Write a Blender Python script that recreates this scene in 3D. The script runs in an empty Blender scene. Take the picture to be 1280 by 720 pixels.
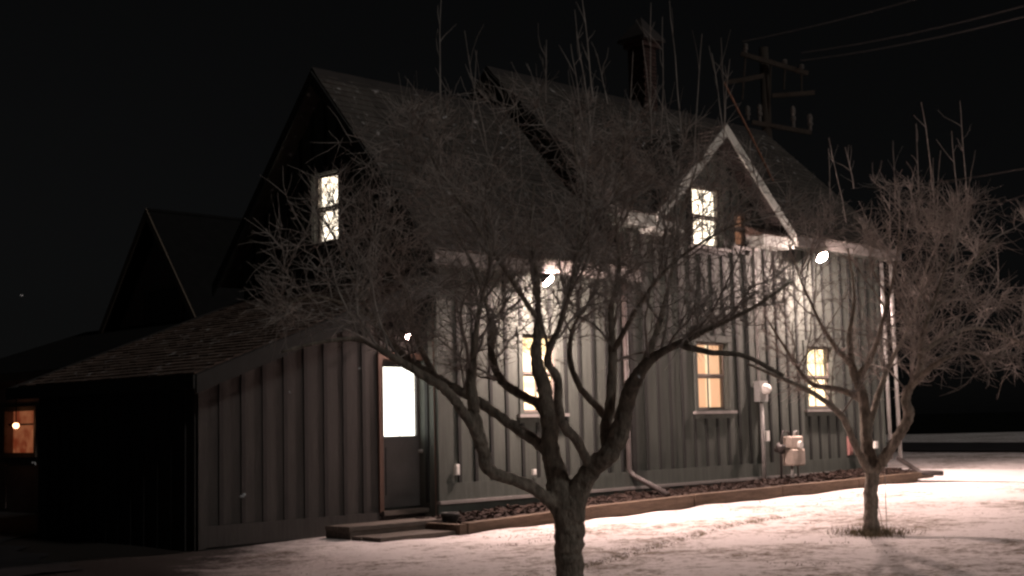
import bpy, math, random
import numpy as np
from mathutils import Vector, Matrix
random.seed(11); rng = np.random.default_rng(7)
SC = bpy.context.scene; COL = SC.collection

# ------------------------------------------------------------------ camera
YAW, PIT, ROL, FPX = math.radians(45.25), math.radians(5.66), math.radians(-1.32), 1700.0
CAM = np.array([0.0, -14.13, 0.813])
FW = np.array([math.sin(YAW)*math.cos(PIT), math.cos(YAW)*math.cos(PIT), math.sin(PIT)])
_rt = np.array([math.cos(YAW), -math.sin(YAW), 0.0]); _up = np.cross(_rt, FW)
RT = _rt*math.cos(ROL)+_up*math.sin(ROL); UP = -_rt*math.sin(ROL)+_up*math.cos(ROL)
cd = bpy.data.cameras.new('camera'); cam = bpy.data.objects.new('camera', cd); COL.objects.link(cam)
cd.sensor_width = 36.0; cd.lens = FPX/1280*36; cd.clip_end = 6000; cd.clip_start = 0.1
cam.matrix_world = Matrix(((RT[0], UP[0], -FW[0], CAM[0]), (RT[1], UP[1], -FW[1], CAM[1]), (RT[2], UP[2], -FW[2], CAM[2]), (0, 0, 0, 1)))
SC.camera = cam
# ------------------------------------------------------------------ world, moon-like fill, exposure
SUN_AZ, SUN_EL, SUN_E = (0.0, 1.0), math.radians(34), 0.42     # horizontal travel direction, elevation, strength
SKY = 0.00055
w = bpy.data.worlds.new('World'); SC.world = w; w.use_nodes = True
nt = w.node_tree; bg = nt.nodes['Background']
sky = nt.nodes.new('ShaderNodeTexSky'); sky.sky_type = 'NISHITA'; sky.sun_disc = False
sky.sun_elevation = SUN_EL; sky.sun_rotation = math.atan2(-SUN_AZ[0], -SUN_AZ[1])
hs = nt.nodes.new('ShaderNodeHueSaturation'); hs.inputs['Saturation'].default_value = 0.12
nt.links.new(sky.outputs[0], hs.inputs['Color']); nt.links.new(hs.outputs[0], bg.inputs[0]); bg.inputs[1].default_value = SKY
sd = bpy.data.lights.new('moonlight', 'SUN'); so = bpy.data.objects.new('moonlight', sd); COL.objects.link(so)
sd.energy = SUN_E; sd.angle = math.radians(6); sd.color = (1.0, 0.93, 0.87)
_h = math.hypot(*SUN_AZ); _d = Vector((SUN_AZ[0]/_h*math.cos(SUN_EL), SUN_AZ[1]/_h*math.cos(SUN_EL), -math.sin(SUN_EL)))
so.rotation_euler = _d.to_track_quat('-Z', 'Y').to_euler(); so.location = (12, -20, 20)
SC.view_settings.view_transform = 'Standard'; SC.view_settings.look = 'None'
SC.view_settings.exposure = 0.0; SC.view_settings.gamma = 1.0; SC.view_settings.use_curve_mapping = False
SC.render.engine = 'CYCLES'; SC.cycles.use_denoising = True; SC.cycles.max_bounces = 5
SC.cycles.filter_width = 2.5; SC.cycles.transparent_max_bounces = 12; SC.cycles.sample_clamp_indirect = 4.0
SC.render.resolution_x = 1024; SC.render.resolution_y = 576

# ------------------------------------------------------------------ pixel -> place
def ray(u, v): return FW+RT*(u-640)/FPX-UP*(v-360)/FPX
def onX(u, v, X): d = ray(u, v); return CAM+d*((X-CAM[0])/d[0])
def onY(u, v, Y): d = ray(u, v); return CAM+d*((Y-CAM[1])/d[1])
GA, GB = -0.74, 0.012
def gz(x): return GA+GB*min(max(x, -30), 45)
def onG(u, v): d = ray(u, v); return CAM+d*((GA+GB*CAM[0]-CAM[2])/(d[2]-GB*d[0]))
def atD(u, v, dep): return CAM+ray(u, v)*dep

# ------------------------------------------------------------------ helpers
class MB:
    def __init__(s): s.v = []; s.f = []
    def add(s, vs, fs):
        o = len(s.v); s.v += [tuple(map(float, p)) for p in vs]; s.f += [tuple(i+o for i in f) for f in fs]
    def hexa(s, p):      # 8 points: bottom 0-3 ccw, top 4-7
        s.add(p, [(3, 2, 1, 0), (4, 5, 6, 7), (0, 1, 5, 4), (1, 2, 6, 5), (2, 3, 7, 6), (3, 0, 4, 7)])
    def box(s, a, b):
        x0, y0, z0 = a; x1, y1, z1 = b
        s.hexa([(x0, y0, z0), (x1, y0, z0), (x1, y1, z0), (x0, y1, z0), (x0, y0, z1), (x1, y0, z1), (x1, y1, z1), (x0, y1, z1)])
    def prism(s, poly, off):
        n = len(poly); q = [tuple(np.array(p)+np.array(off)) for p in poly]
        s.add(list(poly)+q, [tuple(range(n))[::-1], tuple(range(n, 2*n))]+[(i, (i+1) % n, n+(i+1) % n, n+i) for i in range(n)])
    def bar(s, a, b, wd, ht, upv=(0, 0, 1)):
        a = np.array(a, float); b = np.array(b, float); t = (b-a)/np.linalg.norm(b-a); up = np.array(upv, float)
        sd_ = np.cross(t, up); sd_ /= np.linalg.norm(sd_); up = np.cross(sd_, t)
        P = []
        for c in (a, b):
            P.append([c-sd_*wd/2-up*ht/2, c+sd_*wd/2-up*ht/2, c+sd_*wd/2+up*ht/2, c-sd_*wd/2+up*ht/2])
        s.hexa(P[0]+P[1])
    def tube(s, pts, rad, n=8, cap=True, jit=0.0):
        pts = np.array(pts, float); m = len(pts)
        if np.isscalar(rad): rad = [rad]*m
        tan = np.gradient(pts, axis=0); tan /= (np.linalg.norm(tan, axis=1)[:, None]+1e-9)
        ref = np.array([0.31, 0.17, 0.93]);
        if abs(tan[0]@ref) > .95: ref = np.array([1., .1, 0])
        o = len(s.v); a = np.arange(n)*2*math.pi/n
        u = np.cross(tan[0], ref); u /= np.linalg.norm(u)
        for i in range(m):
            u = u-tan[i]*(u@tan[i]); u /= np.linalg.norm(u); vv = np.cross(tan[i], u)
            r = rad[i]*(1+jit*rng.standard_normal(n)) if jit else np.full(n, rad[i])
            ring = pts[i]+np.outer(np.cos(a)*r, u)+np.outer(np.sin(a)*r, vv)
            s.v += [tuple(p) for p in ring]
        for i in range(m-1):
            for k in range(n):
                k2 = (k+1) % n; s.f.append((o+i*n+k, o+i*n+k2, o+(i+1)*n+k2, o+(i+1)*n+k))
        if cap: s.f.append(tuple(o+k for k in range(n))[::-1]); s.f.append(tuple(o+(m-1)*n+k for k in range(n)))
    def lathe(s, c, prof, n=16, ax=(0, 0, 1)):
        ax = np.array(ax, float); ax /= np.linalg.norm(ax); ref = np.array([1., 0, 0]) if abs(ax[0]) < .8 else np.array([0, 1., 0])
        u = np.cross(ax, ref); u /= np.linalg.norm(u); vv = np.cross(ax, u); c = np.array(c, float); o = len(s.v)
        for r, h in prof:
            for k in range(n):
                t = 2*math.pi*k/n; s.v.append(tuple(c+ax*h+(u*math.cos(t)+vv*math.sin(t))*r))
        for i in range(len(prof)-1):
            for k in range(n):
                k2 = (k+1) % n; s.f.append((o+i*n+k, o+i*n+k2, o+(i+1)*n+k2, o+(i+1)*n+k))
        s.f.append(tuple(o+k for k in range(n))[::-1]); s.f.append(tuple(o+(len(prof)-1)*n+k for k in range(n)))
    def build(s, name, mat, parent=None, smooth=False):
        me = bpy.data.meshes.new(name); me.from_pydata(s.v, [], s.f); me.update()
        if mat is not None: me.materials.append(mat)
        if smooth: me.polygons.foreach_set('use_smooth', [True]*len(me.polygons))
        ob = bpy.data.objects.new(name, me); COL.objects.link(ob)
        if parent is not None: ob.parent = parent
        return ob
def fixn(ob):
    import bmesh
    bm = bmesh.new(); bm.from_mesh(ob.data); bmesh.ops.recalc_face_normals(bm, faces=bm.faces[:]); bm.to_mesh(ob.data); bm.free(); return ob
def tag(o, label=None, cat=None, group=None, kind=None):
    if label: o['label'] = label
    if cat: o['category'] = cat
    if group: o['group'] = group
    if kind: o['kind'] = kind
    return o
def empty(name, label=None, cat=None, group=None):
    o = bpy.data.objects.new(name, None); COL.objects.link(o); o.empty_display_size = .2
    return tag(o, label, cat, group)

# ------------------------------------------------------------------ materials
M = {}
def mat(name, col, rough=.8, var=.25, scale=3.0, bump=0.0, bscale=40.0, col2=None, island=0.0, metal=0.0, stretch=None, spec=.3, snow=0.0):
    m = bpy.data.materials.new(name); m.use_nodes = True; N = m.node_tree.nodes; L = m.node_tree.links
    b = N['Principled BSDF']; b.inputs['Roughness'].default_value = rough; b.inputs['Metallic'].default_value = metal
    b.inputs['Specular IOR Level'].default_value = spec
    tc = N.new('ShaderNodeTexCoord'); vec = tc.outputs['Object']
    if stretch:
        mp = N.new('ShaderNodeMapping'); mp.inputs['Scale'].default_value = stretch; L.new(vec, mp.inputs[0]); vec = mp.outputs[0]
    no = N.new('ShaderNodeTexNoise'); no.inputs['Scale'].default_value = scale; no.inputs['Detail'].default_value = 6; no.inputs['Roughness'].default_value = .65
    L.new(vec, no.inputs['Vector'])
    rp = N.new('ShaderNodeValToRGB'); c = np.array(col); c2 = np.array(col2) if col2 is not None else c*(1+var)
    lo = c if col2 is not None else c*(1-var)
    rp.color_ramp.elements[0].position = .3; rp.color_ramp.elements[1].position = .7
    rp.color_ramp.elements[0].color = (*lo, 1); rp.color_ramp.elements[1].color = (*c2, 1)
    L.new(no.outputs['Fac'], rp.inputs[0]); out = rp.outputs[0]
    if island:
        g = N.new('ShaderNodeNewGeometry'); mr = N.new('ShaderNodeMapRange'); mr.inputs[3].default_value = 1-island; mr.inputs[4].default_value = 1+island
        L.new(g.outputs['Random Per Island'], mr.inputs[0]); mx = N.new('ShaderNodeMix'); mx.data_type = 'RGBA'; mx.blend_type = 'MULTIPLY'; mx.inputs[0].default_value = 1
        cb = N.new('ShaderNodeCombineColor'); [L.new(mr.outputs[0], cb.inputs[i]) for i in range(3)]
        L.new(out, mx.inputs[6]); L.new(cb.outputs[0], mx.inputs[7]); out = mx.outputs[2]
    if snow:
        n2 = N.new('ShaderNodeTexNoise'); n2.inputs['Scale'].default_value = 7; n2.inputs['Detail'].default_value = 8; L.new(tc.outputs['Object'], n2.inputs['Vector'])
        r2 = N.new('ShaderNodeValToRGB'); r2.color_ramp.elements[0].position = 1-snow; r2.color_ramp.elements[1].position = 1-snow+.12
        L.new(n2.outputs['Fac'], r2.inputs[0]); m2 = N.new('ShaderNodeMix'); m2.data_type = 'RGBA'
        L.new(r2.outputs[0], m2.inputs[0]); L.new(out, m2.inputs[6]); m2.inputs[7].default_value = (.7, .68, .68, 1); out = m2.outputs[2]
    L.new(out, b.inputs['Base Color'])
    if bump:
        n3 = N.new('ShaderNodeTexNoise'); n3.inputs['Scale'].default_value = bscale; n3.inputs['Detail'].default_value = 5; L.new(vec, n3.inputs['Vector'])
        bp = N.new('ShaderNodeBump'); bp.inputs['Strength'].default_value = bump; bp.inputs['Distance'].default_value = .02
        L.new(n3.outputs['Fac'], bp.inputs['Height']); L.new(bp.outputs[0], b.inputs['Normal'])
    M[name] = m; return m
def emit(name, col, strength, col2=None, scale=1.5, stretch=None):
    m = bpy.data.materials.new(name); m.use_nodes = True; N = m.node_tree.nodes; L = m.node_tree.links
    b = N['Principled BSDF']; b.inputs['Base Color'].default_value = (.5, .45, .4, 1); b.inputs['Emission Strength'].default_value = strength
    if col2 is None: b.inputs['Emission Color'].default_value = (*col, 1)
    else:
        tc = N.new('ShaderNodeTexCoord'); mp = N.new('ShaderNodeMapping'); mp.inputs['Scale'].default_value = stretch or (1, 1, 1)
        no = N.new('ShaderNodeTexNoise'); no.inputs['Scale'].default_value = scale; no.inputs['Detail'].default_value = 2
        rp = N.new('ShaderNodeValToRGB'); rp.color_ramp.elements[0].position = .35; rp.color_ramp.elements[1].position = .65
        rp.color_ramp.elements[0].color = (*col, 1); rp.color_ramp.elements[1].color = (*col2, 1)
        L.new(tc.outputs['Object'], mp.inputs[0]); L.new(mp.outputs[0], no.inputs['Vector']); L.new(no.outputs['Fac'], rp.inputs[0]); L.new(rp.outputs[0], b.inputs['Emission Color'])
    M[name] = m; return m
WS = (6, 6, .6)
mat('wall_paint', (.067, .077, .068), .75, .22, 2.5, .25, 30, stretch=WS, island=.07)
mat('shed_paint', (.050, .046, .043), .8, .22, 2.5, .25, 30, stretch=WS, island=.07)
mat('shed_batten', (.030, .028, .027), .8, .25, 4, .2, 40, stretch=WS)
mat('sash_paint', (.20, .17, .15), .6, .12, 6)
mat('batten_paint', (.014, .016, .015), .75, .25, 4, .2, 40, stretch=WS)
mat('skirt_paint', (.085, .098, .088), .7, .2, 3, .2, 30)
mat('dark_trim', (.035, .036, .034), .7, .25, 4, .2, 30)
mat('white_trim', (.42, .45, .42), .6, .12, 6, .15, 30)
mat('sill_paint', (.22, .21, .20), .6, .15, 6, .1, 30)
mat('brown_trim', (.10, .06, .045), .6, .2, 8, .15, 40, stretch=WS)
mat('door_paint', (.07, .068, .066), .55, .2, 3, .1, 30)
mat('shingle', (.085, .076, .068), .9, .3, 9, .5, 120, island=.22, snow=.36)
mat('shingle_brown', (.125, .088, .072), .9, .3, 9, .5, 120, island=.22, snow=.38)
mat('dark_roof', (.012, .012, .012), .95, .2, 5, spec=.1)
mat('roof_deck', (.045, .04, .038), .9, .2, 5)
mat('brick', (.055, .034, .03), .9, .25, 14, .5, 60)
mat('bark', (.085, .074, .060), .95, .35, 22, 1.0, 60, col2=(.33, .29, .24), stretch=(1, 1, .35))
mat('twig', (.18, .155, .140), .9, .3, 6, col2=(.44, .395, .36))
mat('timber', (.065, .045, .032), .85, .3, 5, .6, 30, col2=(.16, .115, .082), stretch=(.6, 4, 4))
mat('step_wood', (.06, .052, .045), .85, .3, 5, .5, 30, col2=(.15, .125, .105), stretch=(.6, 4, 4))
mat('soil', (.024, .015, .012), .95, .4, 12, .8, 50)
mat('mulch', (.026, .016, .012), .95, .35, 14, .3, 60, island=.45)
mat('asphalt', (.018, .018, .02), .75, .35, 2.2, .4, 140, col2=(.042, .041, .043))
mat('field', (.006, .007, .006), .98, .3, .2, spec=.05)
mat('pipe_dark', (.035, .03, .028), .5, .15, 5)
mat('pipe_grey', (.24, .24, .23), .5, .15, 6, metal=.2)
mat('meter_tan', (.42, .36, .31), .55, .12, 9)
mat('meter_box', (.24, .25, .24), .5, .12, 8)
mat('white_plastic', (.72, .72, .68), .5, .06, 8)
mat('red_box', (.24, .12, .11), .6, .2, 8)
mat('pole_wood', (.05, .041, .033), .9, .3, 6, .5, 40, stretch=(3, 3, .4))
mat('porcelain', (.13, .12, .11), .3, .1, 8)
mat('wire', (.13, .12, .115), .6, .05, 3)
mat('rust_rod', (.26, .13, .085), .8, .3, 9)
mat('snowflake', (.85, .86, .88), .6, .03, 5)
mat('fresh_snow', (.82, .80, .79), .8, .05, 2, .5, 30)
mat('bg_wall', (.22, .17, .16), .8, .15, 3, stretch=(1, 1, 8))
mat('tan_trim', (.17, .135, .105), .7, .12, 5)
mat('grass_blade', (.10, .085, .05), .9, .35, 5, col2=(.20, .16, .10), island=.4)
emit('lit_white', (1.0, .86, .70), 4.0, (1.0, .74, .52), 1.2)
emit('lit_door', (1.0, .94, .86), 4.5)
emit('lit_peach', (1.0, .50, .27), 1.15, (1.0, .62, .36), 1.3)
emit('lit_yellow', (1.0, .68, .36), 2.8, (1.0, .70, .36), 1.5)
emit('lit_cream', (1.0, .74, .44), 3.2, (1.0, .74, .42), 1.8)
emit('curtain_edge', (1.0, .80, .52), 1.35)
emit('lit_orange', (.50, .08, .03), .28, (.95, .30, .13), 5.0)
emit('lit_shade_orange', (.85, .36, .20), .34)
emit('bulb_orange', (1.0, .45, .22), 9)
LAMP = (1.0, .71, .63)
emit('bulb_low', LAMP, 6000); emit('bulb', LAMP, 7200); emit('bulb_soft', LAMP, 450); emit('bulb_end', LAMP, 2600)
# clear glass
g = bpy.data.materials.new('glass'); g.use_nodes = True; N = g.node_tree.nodes; L = g.node_tree.links; N.remove(N['Principled BSDF'])
tr = N.new('ShaderNodeBsdfTransparent'); tr.inputs[0].default_value = (.93, .94, .93, 1); gl = N.new('ShaderNodeBsdfGlossy'); gl.inputs['Roughness'].default_value = .03
fr = N.new('ShaderNodeLayerWeight'); fr.inputs['Blend'].default_value = .12; mx = N.new('ShaderNodeMixShader')
no = N.new('ShaderNodeTexNoise'); no.inputs['Scale'].default_value = 2.0; bp = N.new('ShaderNodeBump'); bp.inputs['Strength'].default_value = .05; L.new(no.outputs['Fac'], bp.inputs['Height']); L.new(bp.outputs[0], gl.inputs['Normal'])
L.new(fr.outputs['Fresnel'], mx.inputs[0]) if False else mx.inputs[0].__setattr__('default_value', .06); L.new(tr.outputs[0], mx.inputs[1]); L.new(gl.outputs[0], mx.inputs[2]); L.new(mx.outputs[0], N['Material Output'].inputs['Surface']); M['glass'] = g
# snowy lawn: thin snow with dead grass coming through
m = bpy.data.materials.new('snowy_lawn'); m.use_nodes = True; N = m.node_tree.nodes; L = m.node_tree.links; b = N['Principled BSDF']
b.inputs['Roughness'].default_value = .85; b.inputs['Specular IOR Level'].default_value = .2
tc = N.new('ShaderNodeTexCoord')
def noise(sc, det=6, ro=.6):
    n = N.new('ShaderNodeTexNoise'); n.inputs['Scale'].default_value = sc; n.inputs['Detail'].default_value = det; n.inputs['Roughness'].default_value = ro; L.new(tc.outputs['Object'], n.inputs['Vector']); return n.outputs['Fac']
def math_(op, a, c):
    n = N.new('ShaderNodeMath'); n.operation = op
    for i, x in enumerate((a, c)):
        if isinstance(x, (int, float)): n.inputs[i].default_value = x
        else: L.new(x, n.inputs[i])
    return n.outputs[0]
s = math_('ADD', math_('MULTIPLY', noise(.55, 4), .55), math_('ADD', math_('MULTIPLY', noise(4.5, 6), .5), math_('MULTIPLY', noise(17, 6, .75), .62)))
r1 = N.new('ShaderNodeValToRGB'); r1.color_ramp.elements[0].position = .69; r1.color_ramp.elements[1].position = .86; L.new(s, r1.inputs[0])
gr = N.new('ShaderNodeValToRGB'); gr.color_ramp.elements[0].color = (.075, .06, .038, 1); gr.color_ramp.elements[1].color = (.26, .20, .14, 1); L.new(noise(60, 4), gr.inputs[0])
mx = N.new('ShaderNodeMix'); mx.data_type = 'RGBA'; L.new(r1.outputs[0], mx.inputs[0]); L.new(gr.outputs[0], mx.inputs[6]); mx.inputs[7].default_value = (.78, .735, .725, 1)
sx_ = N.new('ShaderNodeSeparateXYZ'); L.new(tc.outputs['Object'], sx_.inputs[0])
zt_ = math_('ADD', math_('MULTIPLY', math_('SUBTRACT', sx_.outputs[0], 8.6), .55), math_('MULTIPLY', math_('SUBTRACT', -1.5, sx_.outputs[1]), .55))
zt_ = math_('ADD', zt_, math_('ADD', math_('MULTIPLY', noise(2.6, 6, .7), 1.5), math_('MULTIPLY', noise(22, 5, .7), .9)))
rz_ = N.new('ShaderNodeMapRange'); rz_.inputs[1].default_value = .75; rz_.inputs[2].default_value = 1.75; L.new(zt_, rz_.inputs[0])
mz_ = N.new('ShaderNodeMix'); mz_.data_type = 'RGBA'; L.new(rz_.outputs[0], mz_.inputs[0]); mz_.inputs[6].default_value = (.035, .030, .027, 1); L.new(mx.outputs[2], mz_.inputs[7])  # lawn darkens toward the shed's left: shade of the unlit ground as colour
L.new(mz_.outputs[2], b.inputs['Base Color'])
bp = N.new('ShaderNodeBump'); bp.inputs['Strength'].default_value = .7; bp.inputs['Distance'].default_value = .04; L.new(noise(24, 6, .7), bp.inputs['Height']); L.new(bp.outputs[0], b.inputs['Normal'])
M['snowy_lawn'] = m

# ------------------------------------------------------------------ ground
def axis(lo, hi, st, far):
    a = list(np.arange(lo, hi+1e-6, st)); d = st; x = hi
    while x < far: d *= 1.35; x += d; a.append(x)
    d = st; x = lo
    while x > -far: d *= 1.35; x -= d; a.insert(0, x)
    return np.array(a)
gx = axis(3, 30, .13, 2500); gy = axis(-11, 1, .13, 2500)
XX, YY = np.meshgrid(gx, gy, indexing='ij')
hgt = np.zeros_like(XX)
for k in range(26):
    fr_ = rng.uniform(.6, 9); th = rng.uniform(0, 6.28); hgt += np.sin((XX*math.cos(th)+YY*math.sin(th))*fr_+rng.uniform(0, 6.28))*.0055/math.sqrt(fr_)
fade = np.clip((np.minimum(np.minimum(XX-1, 34-XX), np.minimum(YY+13, 3-YY)))/3, 0, 1)
# curved furrow through the snow
FUR = [onG(*p)[:2] for p in ((700, 712), (760, 700), (820, 682), (870, 668), (920, 655), (980, 646), (1060, 638))]
FP = []
for a, c in zip(FUR[:-1], FUR[1:]):
    for t in np.linspace(0, 1, 14, endpoint=False): FP.append(a+(c-a)*t)
FP = np.array(FP)
dmin = np.full(XX.shape, 9.0)
sel = (XX > 7) & (XX < 20) & (YY < -1.5) & (YY > -8)
pts = np.stack([XX[sel], YY[sel]], 1); dmin[sel] = np.min(np.hypot(pts[:, None, 0]-FP[None, :, 0], pts[:, None, 1]-FP[None, :, 1]), axis=1)
hgt += -.05*np.exp(-(dmin/.10)**2)+.018*np.exp(-((dmin-.22)/.12)**2)
shade_area = np.clip((8.75-XX)/.5, 0, 1)*np.clip((YY+1.75)/.4, 0, 1)
ZZ = GA+GB*np.clip(XX, -30, 45)+hgt*fade-.05*shade_area*0-np.clip(np.hypot(XX, YY)-300, 0, 1e9)*.0004
nx, ny = XX.shape
idx = np.arange(nx*ny).reshape(nx, ny)
me = bpy.data.meshes.new('ground')
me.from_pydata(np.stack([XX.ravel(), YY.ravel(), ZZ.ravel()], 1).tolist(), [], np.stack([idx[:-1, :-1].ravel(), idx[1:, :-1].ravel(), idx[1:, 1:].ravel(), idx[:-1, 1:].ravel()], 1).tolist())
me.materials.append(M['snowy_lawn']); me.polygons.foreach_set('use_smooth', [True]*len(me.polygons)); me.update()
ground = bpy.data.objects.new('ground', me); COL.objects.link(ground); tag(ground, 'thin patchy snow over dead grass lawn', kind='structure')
def sheet(name, poly, mt, dz, label=None):
    mb = MB(); mb.add([(x, y, gz(x)+dz) for x, y in poly], [tuple(range(len(poly)))]); o = mb.build(name, M[mt]); fixn(o); return tag(o, label, kind='structure')
def gline(u0, u1, v): a, c = onG(u0, v)[:2], onG(u1, v+.3)[:2]; d = (c-a)/np.linalg.norm(c-a); return a-d*45, c+d*45
r0, r1_ = gline(1130, 1280, 565.5), gline(1130, 1280, 552.5)
sheet('road', [r0[0], r0[1], r1_[1], r1_[0]], 'asphalt', .05, 'dark wet road beyond the snowy lawn')
f0 = gline(1130, 1280, 543.5); dd = np.array([.70, .70])*2000; sd2 = np.array([.70, -.70])*1800
fld = sheet('field', [f0[0]-sd2*.6, f0[1]+sd2, f0[1]+dd+sd2, f0[0]+dd-sd2*.6], 'field', .12, 'dark bare field beyond the road')
for v_ in fld.data.vertices: v_.co.z = gz(45)+.02
pa, pb_, pc, pd_ = onG(1105, 587), onG(1285, 589), onG(1285, 604), onG(1150, 602)
sheet('path', [tuple(pa[:2]), tuple(pb_[:2]+(pb_-pa)[:2]*3), tuple(pc[:2]+(pb_-pa)[:2]*3), tuple(pd_[:2])], 'fresh_snow', .03, 'smooth snow covered path beyond the far house corner')
# unlit ground on the left: its shade put into a dark sheet, ragged edge
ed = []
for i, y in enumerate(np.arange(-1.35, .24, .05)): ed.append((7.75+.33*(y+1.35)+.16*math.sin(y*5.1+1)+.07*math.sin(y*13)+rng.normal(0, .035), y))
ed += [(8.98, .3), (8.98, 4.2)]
shade_poly = [(-30, -2.0), (-5, -1.2), (4, -.8)]+[(x, -.7+.25*(x-4.3)/3+.1*math.sin(x*4)+rng.normal(0, .04)) for x in np.arange(4.3, 7.2, .08)]+[(7.3+.12*math.sin(y*5)+rng.normal(0, .03)+.25*max(y, 0), y) for y in np.arange(-.4, 4, .08)]+[(9.0, 4.6), (11.2, 5.4), (11.2, 40), (-30, 40)]
sheet('shade_sheet', shade_poly, 'asphalt', .02, 'dark sheet giving the shade on the ground left of the shed end')

# ------------------------------------------------------------------ the house
class Fr:
    def __init__(s, o, eu, n): s.o = np.array(o, float); s.eu = np.array(eu, float); s.n = np.array(n, float)
    def p(s, u, z, d): q = s.o+s.eu*u+s.n*d; return (q[0], q[1], z)
    def box(s, mb, u0, u1, z0, z1, d0, d1, z1b=None, z0b=None):
        z1b = z1 if z1b is None else z1b; z0b = z0 if z0b is None else z0b
        mb.hexa([s.p(u0, z0, d1), s.p(u1, z0b, d1), s.p(u1, z0b, d0), s.p(u0, z0, d0), s.p(u0, z1, d1), s.p(u1, z1b, d1), s.p(u1, z1b, d0), s.p(u0, z1, d0)])
def cells(u0, u1, zb, ztop, holes, brk=()):
    e = 1e-4; bs = sorted({u0, u1, *[x for h in holes for x in h[:2] if u0 < x < u1], *[x for x in brk if u0 < x < u1]})
    for a, c in zip(bs[:-1], bs[1:]):
        if c-a < 2e-3: continue
        mid = (a+c)/2; hs_ = sorted((h[2], h[3]) for h in holes if h[0] <= mid <= h[1]); z = zb
        ta, tb = ztop(a+e), ztop(c-e)
        for h0, h1 in hs_:
            if h0 > z+.002 and h0 < min(ta, tb): yield a, c, z, h0, h0
            z = max(z, h1)
        if ta > z+.002 or tb > z+.002: yield a, c, z, max(ta, z), max(tb, z)
def groups(cs):
    out = []
    for q in cs:
        hit = [g for g in out if any(abs(p[1]-q[0]) < 1e-3 and min(p[3], q[3]) > max(p[2], q[2]) for p in g)]
        if hit:
            hit[0].append(q)
            for g in hit[1:]: hit[0].extend(g); out.remove(g)
        else: out.append([q])
    return out
def wall(fr, u0, u1, zb, ztop, holes, parent, name, brk=(), zskirt=None, phase=None, sp=.32, bw=.06, trim=.09, pm='wall_paint', bm='batten_paint'):
    mb = MB()
    for a, c, z0, z1, z1b in cells(u0, u1, zb, ztop, holes, brk): fr.box(mb, a, c, z0, z1, -.12, 0, z1b)
    w_ = mb.build(name, M[pm], parent)
    ph = u0 if phase is None else phase
    us = [ph+sp*k for k in range(-80, 80) if u0+.06 < ph+sp*k < u1-.06]; ed_ = [u0]+us+[u1]
    for a, c in zip(ed_[:-1], ed_[1:]):
        dj = rng.uniform(.016, .022)
        for gq in groups(list(cells(a+.003, c-.003, zb, ztop, holes, brk))):
            mb = MB()
            for q in gq: fr.box(mb, q[0], q[1], q[2], q[3], .0, dj, q[4])
            mb.build('board', M[pm], w_)
    h2 = [(h[0]-trim, h[1]+trim, h[2]-trim, h[3]+trim) for h in holes]
    zb2 = zskirt if zskirt is not None else zb
    for x in us:
        dj = .042+rng.uniform(-.003, .004)
        hx = [(x-1, x+1, h[2], h[3]) for h in h2 if h[0]-bw/2 < x < h[1]+bw/2]
        for gq in groups(list(cells(x-bw/2, x+bw/2, zb2, ztop, hx, brk))):
            mb = MB()
            for q in gq: fr.box(mb, q[0], q[1], q[2]+.002, q[3]-.003, .0225, dj, q[4]-.003)
            mb.build('batten', M[bm], w_)
    return w_
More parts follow.
